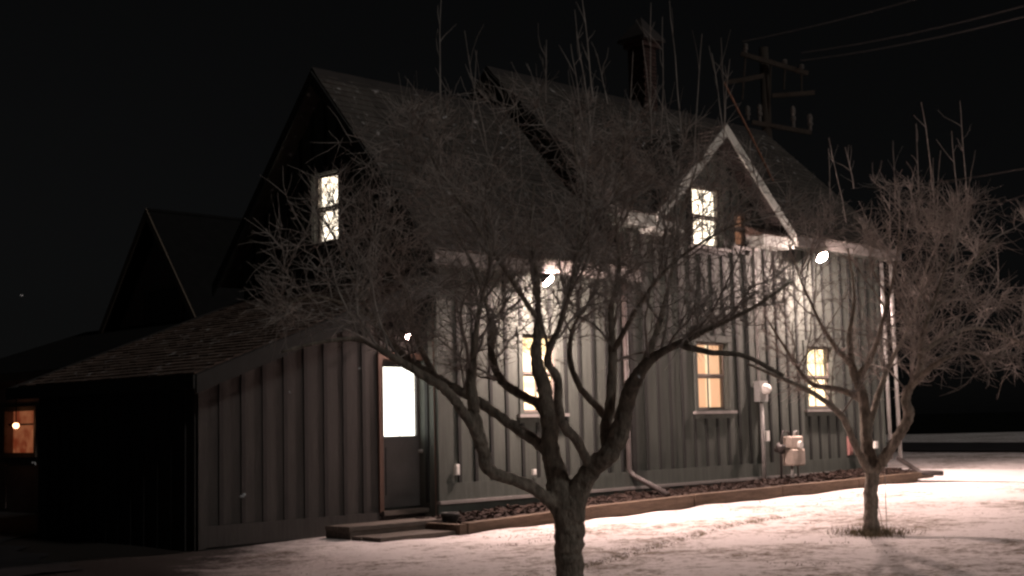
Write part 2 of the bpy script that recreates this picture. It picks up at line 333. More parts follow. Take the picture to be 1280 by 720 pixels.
def window(fr, u0, u1, z0, z1, parent, lit, style='two_over_two', casing='wall_paint', extra=None, sill='sill_paint', depth=.16):
    mb = MB(); cw = .085
    fr.box(mb, u0-cw, u0, z0-.01, z1+.002, .0245, .052); fr.box(mb, u1, u1+cw, z0-.01, z1+.002, .0245, .052); fr.box(mb, u0-cw-.02, u1+cw+.02, z1+.004, z1+.11, .0245, .058)
    fr.box(mb, u0, u0+.012, z0, z1, -.12, .0245); fr.box(mb, u1-.012, u1, z0, z1, -.12, .0245)
    fr.box(mb, u0+.012, u1-.012, z1-.012, z1, -.12, .0245); fr.box(mb, u0+.012, u1-.012, z0, z0+.012, -.12, .0245)
    wn = mb.build('window', M[casing], parent)
    mb = MB(); fr.box(mb, u0-cw-.05, u1+cw+.05, z0-.06, z0-.012, .0245, .10); mb.build('sill', M[sill], wn)
    mb = MB(); fr.box(mb, u0-cw, u1+cw, z0-.14, z0-.062, .0245, .05); mb.build('apron', M[casing], wn)
    zm = (z0+z1)/2; rails = []
    a0, a1 = u0+.013, u1-.013; b0, b1 = z0+.013, z1-.013
    mb = MB(); st = .038
    for s0, s1, dd_ in ((b0, zm, -.075), (zm, b1, -.045)):
        fr.box(mb, a0, a0+st, s0, s1, dd_-.028, dd_); fr.box(mb, a1-st, a1, s0, s1, dd_-.028, dd_)
        fr.box(mb, a0+st, a1-st, s0, s0+.04, dd_-.028, dd_); fr.box(mb, a0+st, a1-st, s1-.035, s1, dd_-.028, dd_)
    mb.build('sash', M['sash_paint'], wn)
    for s0, s1, dd_ in ((b0+.04, zm-.035, -.075), (zm+.04, b1-.035, -.045)):
        um = (a0+a1)/2
        if style == 'two_over_two':
            mb = MB(); fr.box(mb, um-.009, um+.009, s0, s1, dd_-.024, dd_-.002); mb.build('muntin', M['sash_paint'], wn)
            spans = ((a0+st, um-.013), (um+.013, a1-st))
        else: spans = ((a0+st, a1-st),)
        for p0, p1 in spans:
            mb = MB(); fr.box(mb, p0, p1, s0, s1, dd_-.016, dd_-.012); mb.build('pane', M['glass'], wn)
    mb = MB(); fr.box(mb, u0-.03, u1+.03, z0-.03, z1+.03, -depth-.03, -depth); mb.build('lit_blind', M[lit], wn)
    mb = MB()
    fr.box(mb, u0-.03, u0-.001, z0-.03, z1+.03, -depth, -.1201); fr.box(mb, u1+.001, u1+.03, z0-.03, z1+.03, -depth, -.1201); mb.build('reveal', M['sill_paint'], wn)
    if extra:
        for (e0, e1, mt) in extra:
            mb = MB(); fr.box(mb, u0+(u1-u0)*e0, u0+(u1-u0)*e1, z0, z1, -depth+.004, -depth+.02); mb.build('curtain', M[mt], wn)
    return wn
def courses(parent, P0, eu, ev, Lu, Hv, mt, exp_=.145, skip=None, tabw=.21):
    P0 = np.array(P0, float); eu = np.array(eu, float); ev = np.array(ev, float); eu /= np.linalg.norm(eu); ev /= np.linalg.norm(ev); n = np.cross(eu, ev)
    if n[2] < 0: n = -n
    nr = int(math.ceil(Hv/exp_))
    for r in range(nr):
        mb = MB(); v0 = r*exp_; v1 = min(v0+exp_+.03, Hv); u = -rng.uniform(0, tabw)
        while u < Lu:
            wd = tabw*rng.uniform(.75, 1.25); a = max(u, 0); c = min(u+wd-.006, Lu); u += wd
            if c-a < .02: continue
            ctr = P0+eu*(a+c)/2+ev*(v0+v1)/2
            if skip and skip(ctr):
                if mb.v: fixn(mb.build('shingle_course', M[mt], parent)); mb = MB()
                continue
            t = rng.uniform(.016, .028); lo = v0-rng.uniform(0, .012)
            q = lambda uu, vv, h: P0+eu*uu+ev*vv+n*h
            mb.hexa([q(a, lo, .002), q(c, lo, .002), q(c, v1, .002), q(a, v1, .002), q(a, lo, t+.004), q(c, lo, t+.004), q(c, v1, .010), q(a, v1, .010)])
        if mb.v: fixn(mb.build('shingle_course', M[mt], parent))
def roof_slab(name, poly, mt, parent, th=.09):
    poly = [np.array(p, float) for p in poly]; n = np.cross(poly[1]-poly[0], poly[2]-poly[0]); n /= np.linalg.norm(n)
    if n[2] < 0: n = -n
    mb = MB(); mb.prism(poly, -n*th); return fixn(mb.build(name, M[mt], parent))

house = empty('house', 'long green board and batten house with steep gables and low shed end', 'house')
XA, XB, XE = 12.68, 16.84, 24.77         # main wall start, taller part start, far end
XC = 9.02; YC = .25; DA, DB = 4.62, 5.5
RA_Y, RA_Z, EA_Z = 2.31, 6.24, 3.20; RB_Y, RB_Z, EB_Z = 2.75, 7.07, 4.12; OV = .4
SA = (RA_Z-EA_Z)/(RA_Y+OV); SB = (RB_Z-EB_Z)/(RB_Y+OV)
zA = lambda y: RA_Z-SA*abs(y-RA_Y); zB = lambda y: RB_Z-SB*abs(y-RB_Y)
DX, DZ, DS, DW = 19.2, 5.90, .875, 2.02   # dormer axis, apex, slope, half width
front = Fr((0, 0, 0), (1, 0, 0), (0, -1, 0))
ZW0, ZW1 = .95, 2.12
W1, W2, W3 = (14.40, 15.20), (18.64, 19.54), (22.03, 22.92)
hA = [(*W1, ZW0, ZW1)]; DWIN = (18.66, 19.54, 3.78, 4.84); DWN2 = (19.88, 20.36, 3.86, 4.50)
hB = [(*W2, ZW0, ZW1), (*W3, ZW0, ZW1), DWIN, DWN2]
topA = zA(0)-.13
wa = wall(front, XA, XB, -.26, lambda u: topA, hA, house, 'front_wall', zskirt=0.0, phase=12.78)
topB = lambda u: max(zB(0)-.13, DZ-.13-DS*abs(u-DX))
kb = (zB(0)-.0-DZ); brkB = (DX, DX-(DZ-zB(0))/DS, DX+(DZ-zB(0))/DS)
wb = wall(front, XB, XE, -.26, topB, hB, house, 'front_wall', brk=brkB, zskirt=0.0, phase=12.78)
for a, c in ((XA, XB), (XB+.001, XE)):
    mb = MB(); front.box(mb, a+.002, c-.002, -.24, -.004, .0235, .046); mb.build('skirt_board', M['wall_paint'], house)
    mb = MB(); front.box(mb, a, c, -.285, -.242, .0, .085); mb.build('drip_cap', M['sill_paint'], house)
    mb = MB(); front.box(mb, a, c, -.85, -.287, -.12, .045); mb.build('foundation_board', M['skirt_paint'], house)
def corner(fr, u, z0, z1, wd=.12):
    mb = MB(); fr.box(mb, u-wd/2, u+wd/2, z0, z1, .0236, .055); return mb
corner(front, XA+.066, -.24, topA-.02).build('corner_board', M['wall_paint'], house)
corner(front, XE-.055, -.24, topB(XE)-.02).build('corner_board', M['wall_paint'], house)
corner(front, XB+.05, -.24, topA-.02, .09).build('corner_board', M['dark_trim'], house)
window(front, *W1, ZW0, ZW1, house, 'lit_yellow')
window(front, *W2, ZW0, ZW1, house, 'lit_peach', extra=[(.56, .66, 'curtain_edge')])
window(front, *W3, ZW0, ZW1, house, 'lit_cream')
window(front, *DWIN, house, 'lit_white', casing='dark_trim')
window(front, *DWN2, house, 'lit_shade_orange', 'plain', casing='dark_trim')
# gable end of the lower part (faces left), lit attic window
endA = Fr((XA, 0, 0), (0, -1, 0), (-1, 0, 0))         # u = -y
zAe = lambda u: zA(-u)-.13
AW = (-2.72, -2.06, 3.62, 4.70)
wall(endA, -DA, 0.0, -.6, zAe, [AW], house, 'gable_wall', brk=(-RA_Y,), zskirt=-.26)
window(endA, *AW, house, 'lit_white', 'plain', casing='dark_trim')
endB = Fr((XB, 0, 0), (0, -1, 0), (-1, 0, 0))
wall(endB, -DB, 0.0, 2.2, lambda u: zB(-u)-.13, [], house, 'gable_wall', brk=(-RB_Y,))
endR = Fr((XE, 0, 0), (0, 1, 0), (1, 0, 0))
wall(endR, 0.0, DB, -.85, lambda u: zB(u)-.13, [], house, 'gable_wall', brk=(RB_Y,), zskirt=0)
mb = MB(); mb.box((XA, DA-.12, -.85), (XB, DA, zA(DA)-.13)); mb.box((XB+.001, DB-.12, -.85), (XE, DB, zB(DB)-.13)); mb.build('rear_wall', M['wall_paint'], house)
# roofs
def gable_roof(x0, x1, ry, rz, sl, ov, depth, mt, holepoly=None, skip=None):
    ez = rz-sl*(ry+ov)
    if holepoly is None: poly = [(x0, -ov, ez), (x1, -ov, ez), (x1, ry, rz), (x0, ry, rz)]
    else: poly = [(x0, -ov, ez)]+holepoly+[(x1, -ov, ez), (x1, ry, rz), (x0, ry, rz)]
    rf = roof_slab('roof', poly[::-1] if False else poly, 'roof_deck', house)
    ybk = 2*ry+ov; roof_slab('rear_roof', [(x0, ybk, ez), (x0, ry, rz), (x1, ry, rz), (x1, ybk, ez)], mt, house)
    courses(rf, (x0, -ov, ez), (1, 0, 0), (0, 1, sl), x1-x0, math.hypot(ry+ov, rz-ez), mt, skip=skip)
    mb = MB(); mb.prism([(x0, ry-.16, rz-.16*sl+.025), (x0, ry, rz+.055), (x0, ry+.16, rz-.16*sl+.025), (x0, ry, rz+.0)], (x1-x0, 0, 0)); fixn(mb.build('ridge_cap', M['roof_deck'], rf))
    return rf
OE = .33
rA = gable_roof(XA-OE, XB-.003, RA_Y, RA_Z, SA, OV, DA, 'shingle')
zmain = lambda y: RB_Z-SB*(RB_Y-y)
yv = -OV+(DZ-EB_Z)/SB
hp = [(DX-DW, -OV, EB_Z), (DX, yv, zmain(yv)), (DX+DW, -OV, EB_Z)]
rB = gable_roof(XB-OE, XE+OE, RB_Y, RB_Z, SB, OV, DB, 'shingle', hp, skip=lambda p: abs(p[0]-DX) < DW+.02 and p[2] < DZ-DS*abs(p[0]-DX)+.05)
# dormer roof
fz = DZ-DS*DW
dl = roof_slab('dormer_roof', [(DX-DW, -OV-.03, fz), (DX, -OV-.03, DZ), (DX, yv+.25, DZ), (DX-DW, yv+.25, fz)], 'roof_deck', house)
dr = roof_slab('dormer_roof', [(DX+DW, -OV-.03, fz), (DX, -OV-.03, DZ), (DX, yv+.25, DZ), (DX+DW, yv+.25, fz)], 'roof_deck', house)
inmain = lambda p: p[2] < zmain(p[1])-.02
courses(dl, (DX-DW, -OV-.03, fz), (0, 1, 0), (1, 0, DS), yv+OV+.28, math.hypot(DW, DZ-fz), 'shingle', skip=inmain)
courses(dr, (DX+DW, -OV-.03, fz), (0, 1, 0), (-1, 0, DS), yv+OV+.28, math.hypot(DW, DZ-fz), 'shingle', skip=inmain)
def rake(pts, mt, wd=.2, dep=.03, n=(0, -1, 0), name='rake_board', parent=house):
    mb = MB(); n = np.array(n, float)
    for a, c in pts:
        a = np.array(a, float); c = np.array(c, float); dn = np.array([0, 0, -wd])
        mb.hexa([a+dn, c+dn, c+dn+n*dep, a+dn+n*dep, a, c, c+n*dep, a+n*dep])
    return fixn(mb.build(name, M[mt], parent))
yf = -OV-.032
rake([((DX-DW, yf, fz-.005), (DX-.0, yf, DZ-.005))], 'white_trim', .21); rake([((DX, yf, DZ-.005), (DX+DW, yf, fz-.005))], 'white_trim', .21)
# dormer cornice returns with small pent tops
for x0, x1 in ((DX-DW+.03, DX-DW+.75), (DX+DW-1.0, DX+DW-.03)):
    mb = MB(); mb.box((x0, -OV-.02, 3.86), (x1, -.046, 4.05)); mb.build('cornice_return', M['white_trim'], house)
    mb = MB(); mb.prism([(x0-.02, -OV-.05, 4.052), (x0-.02, -.046, 4.052), (x0-.02, -.046, 4.24)], (x1-x0+.04, 0, 0)); fixn(mb.build('pent_roof', M['shingle_brown'], house))
# fascias, soffits
def eave(x0, x1, ez, mt='white_trim'):
    mb = MB(); mb.box((x0, -OV-.012, ez-.20), (x1, -OV+.018, ez-.012)); mb.build('fascia', M[mt], house)
    mb = MB(); mb.box((x0, -OV+.0185, ez-.19), (x1, -.0465, ez-.165)); mb.build('soffit', M['skirt_paint'], house)
eave(XA-OE, XB-.06, EA_Z, 'sill_paint'); eave(XB-OE, DX-DW-.01, EB_Z); eave(DX+DW+.01, XE+OE, EB_Z, 'sill_paint')
for xr, ry, rz, sl, mt in ((XA-OE, RA_Y, RA_Z, SA, 'dark_trim'), (XB-OE, RB_Y, RB_Z, SB, 'dark_trim')):
    ez = rz-sl*(ry+OV); ybk = 2*ry+OV
    rake([((xr-.002, -OV, ez-.01), (xr-.002, ry, rz-.01))], mt, .2, .03, (-1, 0, 0)); rake([((xr-.002, ry, rz-.01), (xr-.002, ybk, ez-.01))], mt, .2, .03, (-1, 0, 0))
rake([((XE+OE+.002, -OV, EB_Z-.01), (XE+OE+.002, RB_Y, RB_Z-.01))], 'white_trim', .18, .03, (1, 0, 0))
# cupola-like chimney on the ridge
def chimney():
    c0, c1, y0, y1 = 20.68, 21.08, RB_Y-.20, RB_Y+.20
    mb = MB(); mb.box((c0+.03, y0+.03, 6.3), (c1-.03, y1-.03, 8.3)); ch = mb.build('chimney', M['brick'], house)
    z = 6.35; r = 0
    while z < 8.2:
        off = .1 if r % 2 else 0
        mbs = MB()
        for k in np.arange(-.2+off, .4, .205):
            a = max(k, 0); c = min(k+.195, .4)
            if c-a > .03:
                mbs.box((c0+a, y0, z), (c0+c, y0+.029, z+.062)); mbs.box((c0, y0+a, z), (c0+.029, y0+c, z+.062))
        mbs.build('brick_course', M['brick'], ch); z += .075; r += 1
    mb = MB(); zt = 8.40; x0, x1, yy0, yy1 = 20.54, 21.22, RB_Y-.34, RB_Y+.34; xm, ym = (x0+x1)/2, RB_Y
    mb.add([(x0, yy0, zt), (x1, yy0, zt), (x1, yy1, zt), (x0, yy1, zt), (xm, ym, zt+.48), (x0, yy0, zt-.06), (x1, yy0, zt-.06), (x1, yy1, zt-.06), (x0, yy1, zt-.06)],
           [(0, 1, 4), (1, 2, 4), (2, 3, 4), (3, 0, 4), (5, 6, 1, 0), (6, 7, 2, 1), (7, 8, 3, 2), (8, 5, 0, 3), (8, 7, 6, 5)])
    fixn(mb.build('chimney_cap', M['roof_deck'], ch))
    mb = MB(); mb.box((c0-.06, y0-.06, 8.22), (c1+.06, y1+.06, 8.338)); mb.build('chimney_collar', M['brick'], ch)
chimney()
# low shed at the left end
frC = Fr((0, YC, 0), (1, 0, 0), (0, -1, 0)); CE_X, CE_Z, CT_Z = 8.70, 1.47, 2.93; SCC = (CT_Z-CE_Z)/(XA-CE_X)
zC = lambda x: CE_Z+SCC*(x-CE_X)
D0, D1 = onY(477, 640, YC)[0], onY(534, 633, YC)[0]; DB0, DB1 = -.33, 1.72
doorh = [(D0, D1, DB0, DB1)]
wc = wall(frC, XC, XA-.022, -.62, lambda u: zC(u)-.12, doorh, house, 'front_wall', zskirt=-.34, phase=XC+.33, trim=.07, pm='shed_paint', bm='shed_batten')
mb = MB(); frC.box(mb, XC, D0-.075, -.60, -.345, .0235, .045); mb.build('skirt_board', M['shed_paint'], house)
mb = MB(); frC.box(mb, XC, XA-.03, -.85, -.622, -.12, .03); mb.build('foundation_board', M['dark_trim'], house)
endC = Fr((XC, 0, 0), (0, -1, 0), (-1, 0, 0))
wall(endC, -4.3, -YC, -.75, lambda u: zC(XC)-.12, [], house, 'end_wall', pm='shed_paint', bm='shed_batten')
corner(frC, XC+.05, -.62, zC(XC)-.14, .1).build('corner_board', M['shed_paint'], house)
mb = MB(); mb.box((XC, 4.18, -.85), (XA, 4.3, zC(XC)-.12)); mb.build('rear_wall', M['wall_paint'], house)
rC = roof_slab('roof', [(CE_X, YC-.5, CE_Z), (CE_X, 4.65, CE_Z), (XA-.045, 4.65, zC(XA-.045)), (XA-.045, YC-.5, zC(XA-.045))], 'roof_deck', house)
courses(rC, (CE_X, YC-.5, CE_Z), (0, 1, 0), (1, 0, SCC), 4.40+.15, math.hypot(XA-.045-CE_X, zC(XA-.045)-CE_Z), 'shingle_brown')
rake([((CE_X, YC-.502, CE_Z-.01), (XA-.03, YC-.502, zC(XA-.03)-.01))], 'batten_paint', .22, .028, (0, -1, 0))
mb = MB(); mb.box((CE_X-.03, YC-.5, CE_Z-.17), (CE_X-.002, 4.65, CE_Z-.01)); mb.build('fascia', M['dark_trim'], house)
# door
dm = MB(); jw = .07
frC.box(dm, D0-jw, D0, DB0-.02, DB1+.09, .0245, .06); frC.box(dm, D1, D1+jw, DB0-.02, DB1+.09, .0245, .06); frC.box(dm, D0, D1, DB1, DB1+.09, .0245, .06)
frC.box(dm, D0, D0+.02, DB0, DB1, -.12, .0245); frC.box(dm, D1-.02, D1, DB0, DB1, -.12, .0245); frC.box(dm, D0+.02, D1-.02, DB1-.02, DB1, -.12, .0245)
dframe = dm.build('door_frame', M['brown_trim'], house)
G0, G1 = onY(477, 500, YC+.06)[0]+.03, onY(520, 500, YC+.06)[0]; GZ0, GZ1 = onY(497, 545, YC+.06)[2], onY(497, 459, YC+.06)[2]
l0, l1 = D0+.022, D1-.022; G0 = max(G0, l0+.05)
dm = MB(); d0, d1 = -.10, -.055
frC.box(dm, l0, G0, DB0+.03, DB1-.022, d0, d1); frC.box(dm, G1, l1, DB0+.03, DB1-.022, d0, d1); frC.box(dm, G0, G1, DB0+.03, GZ0, d0, d1); frC.box(dm, G0, G1, GZ1, DB1-.022, d0, d1)
door = dm.build('door', M['door_paint'], house)
dm = MB(); frC.box(dm, G0+.02, G1-.02, DB0+.2, GZ0-.15, d1+.001, d1+.012); dm.build('panel', M['door_paint'], door)
for k in (1, 2):
    dm = MB(); z = GZ0+(GZ1-GZ0)*k/3; frC.box(dm, G0, G1, z-.0025, z+.0025, d1-.012, d1-.004); dm.build('muntin', M['door_paint'], door)
dm = MB(); um = (G0+G1)/2; frC.box(dm, um-.0025, um+.0025, GZ0, GZ1, d1-.024, d1-.013); dm.build('muntin', M['door_paint'], door)
dm = MB(); frC.box(dm, G0, G1, GZ0, GZ1, d0+.012, d0+.016); dm.build('pane', M['glass'], door)
dm = MB(); frC.box(dm, l0, l1, GZ0-.05, GZ1+.05, -.17, -.14); dm.build('lit_blind', M['lit_door'], door)
dm = MB(); c = frC.p(l1-.06, .45, d1+.001); dm.lathe(c, [(.028, 0), (.028, .008), (.012, .012), (.012, .035), (.03, .045), (.03, .06), (.015, .07)], 12, (0, -1, 0)); dm.build('handle', M['pipe_grey'], door)
dm = MB(); frC.box(dm, D0-.05, D1+.05, DB0-.06, DB0-.001, -.10, .12); dm.build('sill', M['step_wood'], house)
# return face where the main wall stands proud of the shed wall
mb = MB(); mb.box((XA-.021, .0, -.85), (XA-.001, YC, zA(0)-.15)); mb.build('corner_return', M['brown_trim'], house)
# downspouts
def downspout(pts, r, mt):
    mb = MB(); mb.tube(pts, r, 8); return mb.build('downspout', M[mt], house, True)
xd = onY(787, 560, -.12)[0]
e1 = onY(835, 618, -1.05)
downspout([(xd, -.10, EB_Z-.3), (xd, -.10, .03), (xd+.02, -.17, -.07), (e1[0], e1[1], e1[2])], .042, 'pipe_dark')
for i, xx in enumerate((XE+.06, XE+.32)):
    downspout([(xx, -.11-.06*i, EB_Z-.25), (xx, -.11-.06*i, -.10)], .04, 'pipe_grey')
e2 = onY(1160, 592, -1.3); downspout([(XE+.20, -.2, -.08), (e2[0]-.1, -1.2, e2[2]+.02), (e2[0]+.2, -1.5, e2[2])], .05, 'pipe_dark')
# little boxes on the wall
for (u, v), mt, sx, sz in (((570.5, 587), 'white_plastic', .035, .075), ((667, 590), 'white_plastic', .03, .04), ((1062, 557), 'red_box', .07, .18), ((1094, 556), 'white_plastic', .06, .07)):
    p = onY(u, v, -.06); mb = MB(); front.box(mb, p[0]-sx, p[0]+sx, p[2]-sz, p[2]+sz, .0461, .09); front.box(mb, p[0]-sx*.7, p[0]+sx*.7, p[2]-sz*.75, p[2]+sz*.75, .0901, .10); mb.build('outlet_box', M[mt], house)

# ------------------------------------------------------------------ wall lamps
def wall_lamp(p, r, bm, label, n=(0, -1, 0), wy=0.0, tilt=.7, side=0.0):
    # reflector floodlamp: plate, arm, cone housing and a domed glowing lens aimed down and outwards
    t = empty('wall_lamp', label, 'lamp', 'wall lamps on the house'); p = np.array(p, float); n = np.array(n, float)
    ax = n*tilt+np.array([side, 0, -1.0]); ax /= np.linalg.norm(ax)
    b0 = p.copy(); k = np.argmax(np.abs(n)); b0[k] = wy; b0[2] += .12
    mb = MB(); mb.lathe(b0, [(.06, 0), (.06, .02), (.03, .03)], 14, n); mb.build('base_plate', M['pipe_dark'], t)
    mb = MB(); mb.tube([b0+n*.028, p-ax*r*1.2], .016, 8); mb.build('arm', M['pipe_dark'], t)
    mb = MB(); mb.lathe(p-ax*r*1.35, [(.025, 0), (r*.45, r*.25), (r*.75, r*.8), (r*1.02, r*1.33), (r*1.05, r*1.42), (r*1.03, r*1.43), (r*.99, r*1.34)], 18, ax); mb.build('housing', M['pipe_dark'], t, True)
    mb = MB(); mb.lathe(p+ax*.004, [(r*.97, 0), (r*.92, r*.2), (r*.72, r*.4), (r*.4, r*.52), (r*.08, r*.57)], 18, ax); mb.build('lens', M[bm], t, True)
    return t
LY = -OV-.22
pl1 = onY(1027, 321, LY); pl2 = onY(684, 350, LY); pl3 = onY(510, 420, YC-.3)
wall_lamp(pl1, .11, 'bulb', 'bright floodlamp at the eave right of the dormer', wy=-OV-.0125, tilt=.95)
wall_lamp(pl2, .10, 'bulb_low', 'bright lamp behind branches above the middle lit window', wy=-OV-.0125, tilt=.7, side=.75)
wall_lamp(pl3, .045, 'bulb_soft', 'small lamp above the lit door', wy=YC-.042)
wall_lamp((XE+.35, .7, 3.3), .10, 'bulb_end', 'lamp on the far end wall lighting the snow there', (1, 0, 0), XE+.022)

# ------------------------------------------------------------------ electric meter, gas meter
pm = onY(952, 488, -.12); pb = onY(957, 600, -.15)
t = empty('electric_meter', 'grey electric meter box with round dial on a tall conduit', 'electric meter')
mb = MB(); front.box(mb, pm[0]-.13, pm[0]+.13, pm[2]-.2, pm[2]+.17, .0461, .17); mb.build('meter_box', M['meter_box'], t)
mb = MB(); mb.lathe((pm[0]+.02, -.171, pm[2]+.02), [(.095, 0), (.095, .03), (.085, .08), (.05, .11), (.01, .115)], 18, (0, -1, 0)); mb.build('dial', M['white_plastic'], t, True)
mb = MB(); mb.tube([(pm[0], -.11, pm[2]-.195), (pm[0], -.11, -.3)], .035, 10); mb.build('conduit', M['pipe_grey'], t, True)
mb = MB(); mb.tube([(pm[0]-.05, -.10, pm[2]+.165), (pm[0]-.05, -.10, EB_Z-.2)], .028, 10); mb.build('conduit', M['pipe_grey'], t, True)
ps = onY(959, 545, -.09); mb = MB(); front.box(mb, ps[0]-.05, ps[0]+.05, ps[2]-.09, ps[2]+.09, .0461, .11); mb.build('junction_box', M['white_plastic'], t)
pg = onY(990, 568, -.28); gzs = -.33
t = empty('gas_meter', 'tan gas meter with dark regulator pipes in the flower bed', 'gas meter')
gx0 = pg[0]-.16
mb = MB(); mb.box((gx0-.05, -.44, pg[2]-.20), (gx0+.36, -.20, pg[2]+.10)); mb.box((gx0-.03, -.42, pg[2]+.1005), (gx0+.34, -.215, pg[2]+.33)); bd = mb.build('meter_body', M['meter_tan'], t)
bv = bd.modifiers.new('bevel', 'BEVEL'); bv.width = .035; bv.segments = 3
mb = MB(); mb.lathe((gx0+.20, -.425, pg[2]+.17), [(.07, 0), (.07, .03), (.06, .04)], 14, (0, -1, 0)); mb.build('index_cover', M['white_plastic'], t)
for k in (0, 1):
    mb = MB(); mb.tube([(gx0+.05+.18*k, -.30, pg[2]+.31), (gx0+.05+.18*k, -.30, pg[2]+.40), (gx0-.1 if k == 0 else gx0+.36, -.28, pg[2]+.42), (gx0-.16 if k == 0 else gx0+.37, -.26, pg[2]+.2), (gx0-.17 if k == 0 else gx0+.37, -.26, gzs-.1)], .02, 8); mb.build('pipe', M['pipe_dark'] if k == 0 else M['pipe_grey'], t, True)
mb = MB(); mb.lathe((gx0-.17, -.26, pg[2]+.12), [(.03, -.12), (.05, -.1), (.05, -.03), (.11, -.015), (.11, .015), (.05, .03), (.04, .1), (.02, .12)], 14, (0, -1, .35)); mb.build('regulator', M['pipe_dark'], t, True)
mb = MB(); mb.tube([(gx0+.12, -.30, pg[2]-.155), (gx0+.12, -.30, gzs-.12)], .03, 8); mb.build('support', M['pipe_grey'], t, True)

# ------------------------------------------------------------------ raised bed
KY = -1.15
kt = [(12.12, -.455), (14.5, -.385), (16.9, -.345), (19.3, -.33), (21.7, -.315), (24.35, -.29)]
edging = empty('timber_edging', 'low brown timber edging along the flower bed', 'timber edging')
for (xa, za), (xb, zb_) in zip(kt[:-1], kt[1:]):
    mb = MB(); dy = rng.uniform(-.012, .012); xb2 = xb-.012
    mb.hexa([(xa, KY-.07+dy, gz(xa)-.1), (xb2, KY-.07+dy, gz(xb)-.1), (xb2, KY+.07, gz(xb)-.1), (xa, KY+.07, gz(xa)-.1), (xa, KY-.07+dy, za), (xb2, KY-.07+dy, zb_-.006), (xb2, KY+.07, zb_-.006), (xa, KY+.07, za)])
    o = mb.build('timber', M['timber'], edging); bv = o.modifiers.new('bevel', 'BEVEL'); bv.width = .012; bv.segments = 2
for x, za in ((12.055, -.46), (24.42, -.285)):
    mb = MB(); mb.box((x-.06, KY-.05, gz(x)-.1), (x+.06, -.05, za-.01)); mb.build('timber', M['timber'], edging)
xs = np.linspace(12.13, 24.35, 90); ys = np.linspace(KY+.06, -.03, 12); mb = MB(); vs = []
ktx = [k[0] for k in kt]; ktz = [k[1] for k in kt]
soilw = lambda x: np.interp(x, [12.1, 24.6], [-.46, -.22])
def soilz(x, y): t = (y-KY)/(-KY); return (np.interp(x, ktx, ktz)-.03)*(1-t)+max(soilw(x), np.interp(x, ktx, ktz)-.0)*t+.012*math.sin(x*7+y*5)+.01*math.sin(x*17-y*11)
for x in xs:
    for y in ys: vs.append((x, y, soilz(x, y)+rng.normal(0, .008)))
mb.add(vs, [(i*12+j, (i+1)*12+j, (i+1)*12+j+1, i*12+j+1) for i in range(89) for j in range(11)])
tag(mb.build('flower_bed', M['soil'], None, True), 'bare mulch covered flower bed against the wall', kind='structure')
mb = MB()
for k in range(2600):
    x = rng.uniform(12.2, 24.3); y = rng.uniform(KY+.1, -.1); z = soilz(x, y)+.012; a = rng.uniform(0, 3.14); l, w_ = rng.uniform(.02, .06), rng.uniform(.008, .02)
    e = np.array([math.cos(a), math.sin(a), rng.normal(0, .3)])*l; s_ = np.array([-math.sin(a), math.cos(a), rng.normal(0, .3)])*w_; c = np.array([x, y, z]); h = np.array([0, 0, .008])
    mb.hexa([c-e-s_-h, c+e-s_-h, c+e+s_-h, c-e+s_-h, c-e-s_+h, c+e-s_+h, c+e+s_+h, c-e+s_+h])
tag(mb.build('mulch', M['mulch']), 'brown bark mulch chips scattered in the flower bed', 'mulch', kind='stuff')

# ------------------------------------------------------------------ door steps
sx0, sx1 = onY(438, 684, -.55)[0], onY(567, 676, -.55)[0]
t = empty('door_step', 'thick weathered wooden step below the lit door', 'step')
for k in range(2):
    y0 = -.55+k*.262; mb = MB(); mb.box((sx0-rng.uniform(0, .02), y0, -.50), (sx1+rng.uniform(0, .02), y0+.25, -.435+rng.uniform(-.004, .004))); o = mb.build('plank', M['step_wood'], t); bv = o.modifiers.new('b', 'BEVEL'); bv.width = .008
mb = MB(); mb.box((sx0+.02, -.53, -.72), (sx1-.02, -.49, -.502)); mb.box((sx0+.02, -.489, -.72), (sx0+.06, -.03, -.502)); mb.box((sx1-.06, -.489, -.72), (sx1-.02, -.03, -.502)); mb.build('riser', M['step_wood'], t)
sx2, sx3 = onY(476, 692, -1.12)[0], onY(598, 680, -1.12)[0]
t = empty('step_slab', 'thin flat wooden slab on the snow before the step', 'slab')
for k in range(3):
    y0 = -1.12+k*.18; mb = MB(); mb.box((sx2+rng.uniform(-.03, .03), y0, gz(11)-.04), (sx3+rng.uniform(-.03, .03), y0+.173, gz(11)+.055+rng.uniform(-.004, .004))); mb.build('plank', M['step_wood'], t)
pp = onY(576, 662, -.9)
t = empty('plant_pot', 'small dark pot between the step and the timber edging', 'pot')
mb = MB(); mb.lathe((pp[0]-.02, -.72, gz(12)), [(.08, 0), (.11, .2), (.125, .21), (.125, .25), (.105, .25), (.10, .2)], 16); mb.build('pot', M['dark_trim'], t, True)
mb = MB(); mb.lathe((pp[0]-.02, -.72, gz(12)+.15), [(.09, 0), (.095, .04), (.03, .06)], 12); mb.build('pot_soil', M['soil'], t)

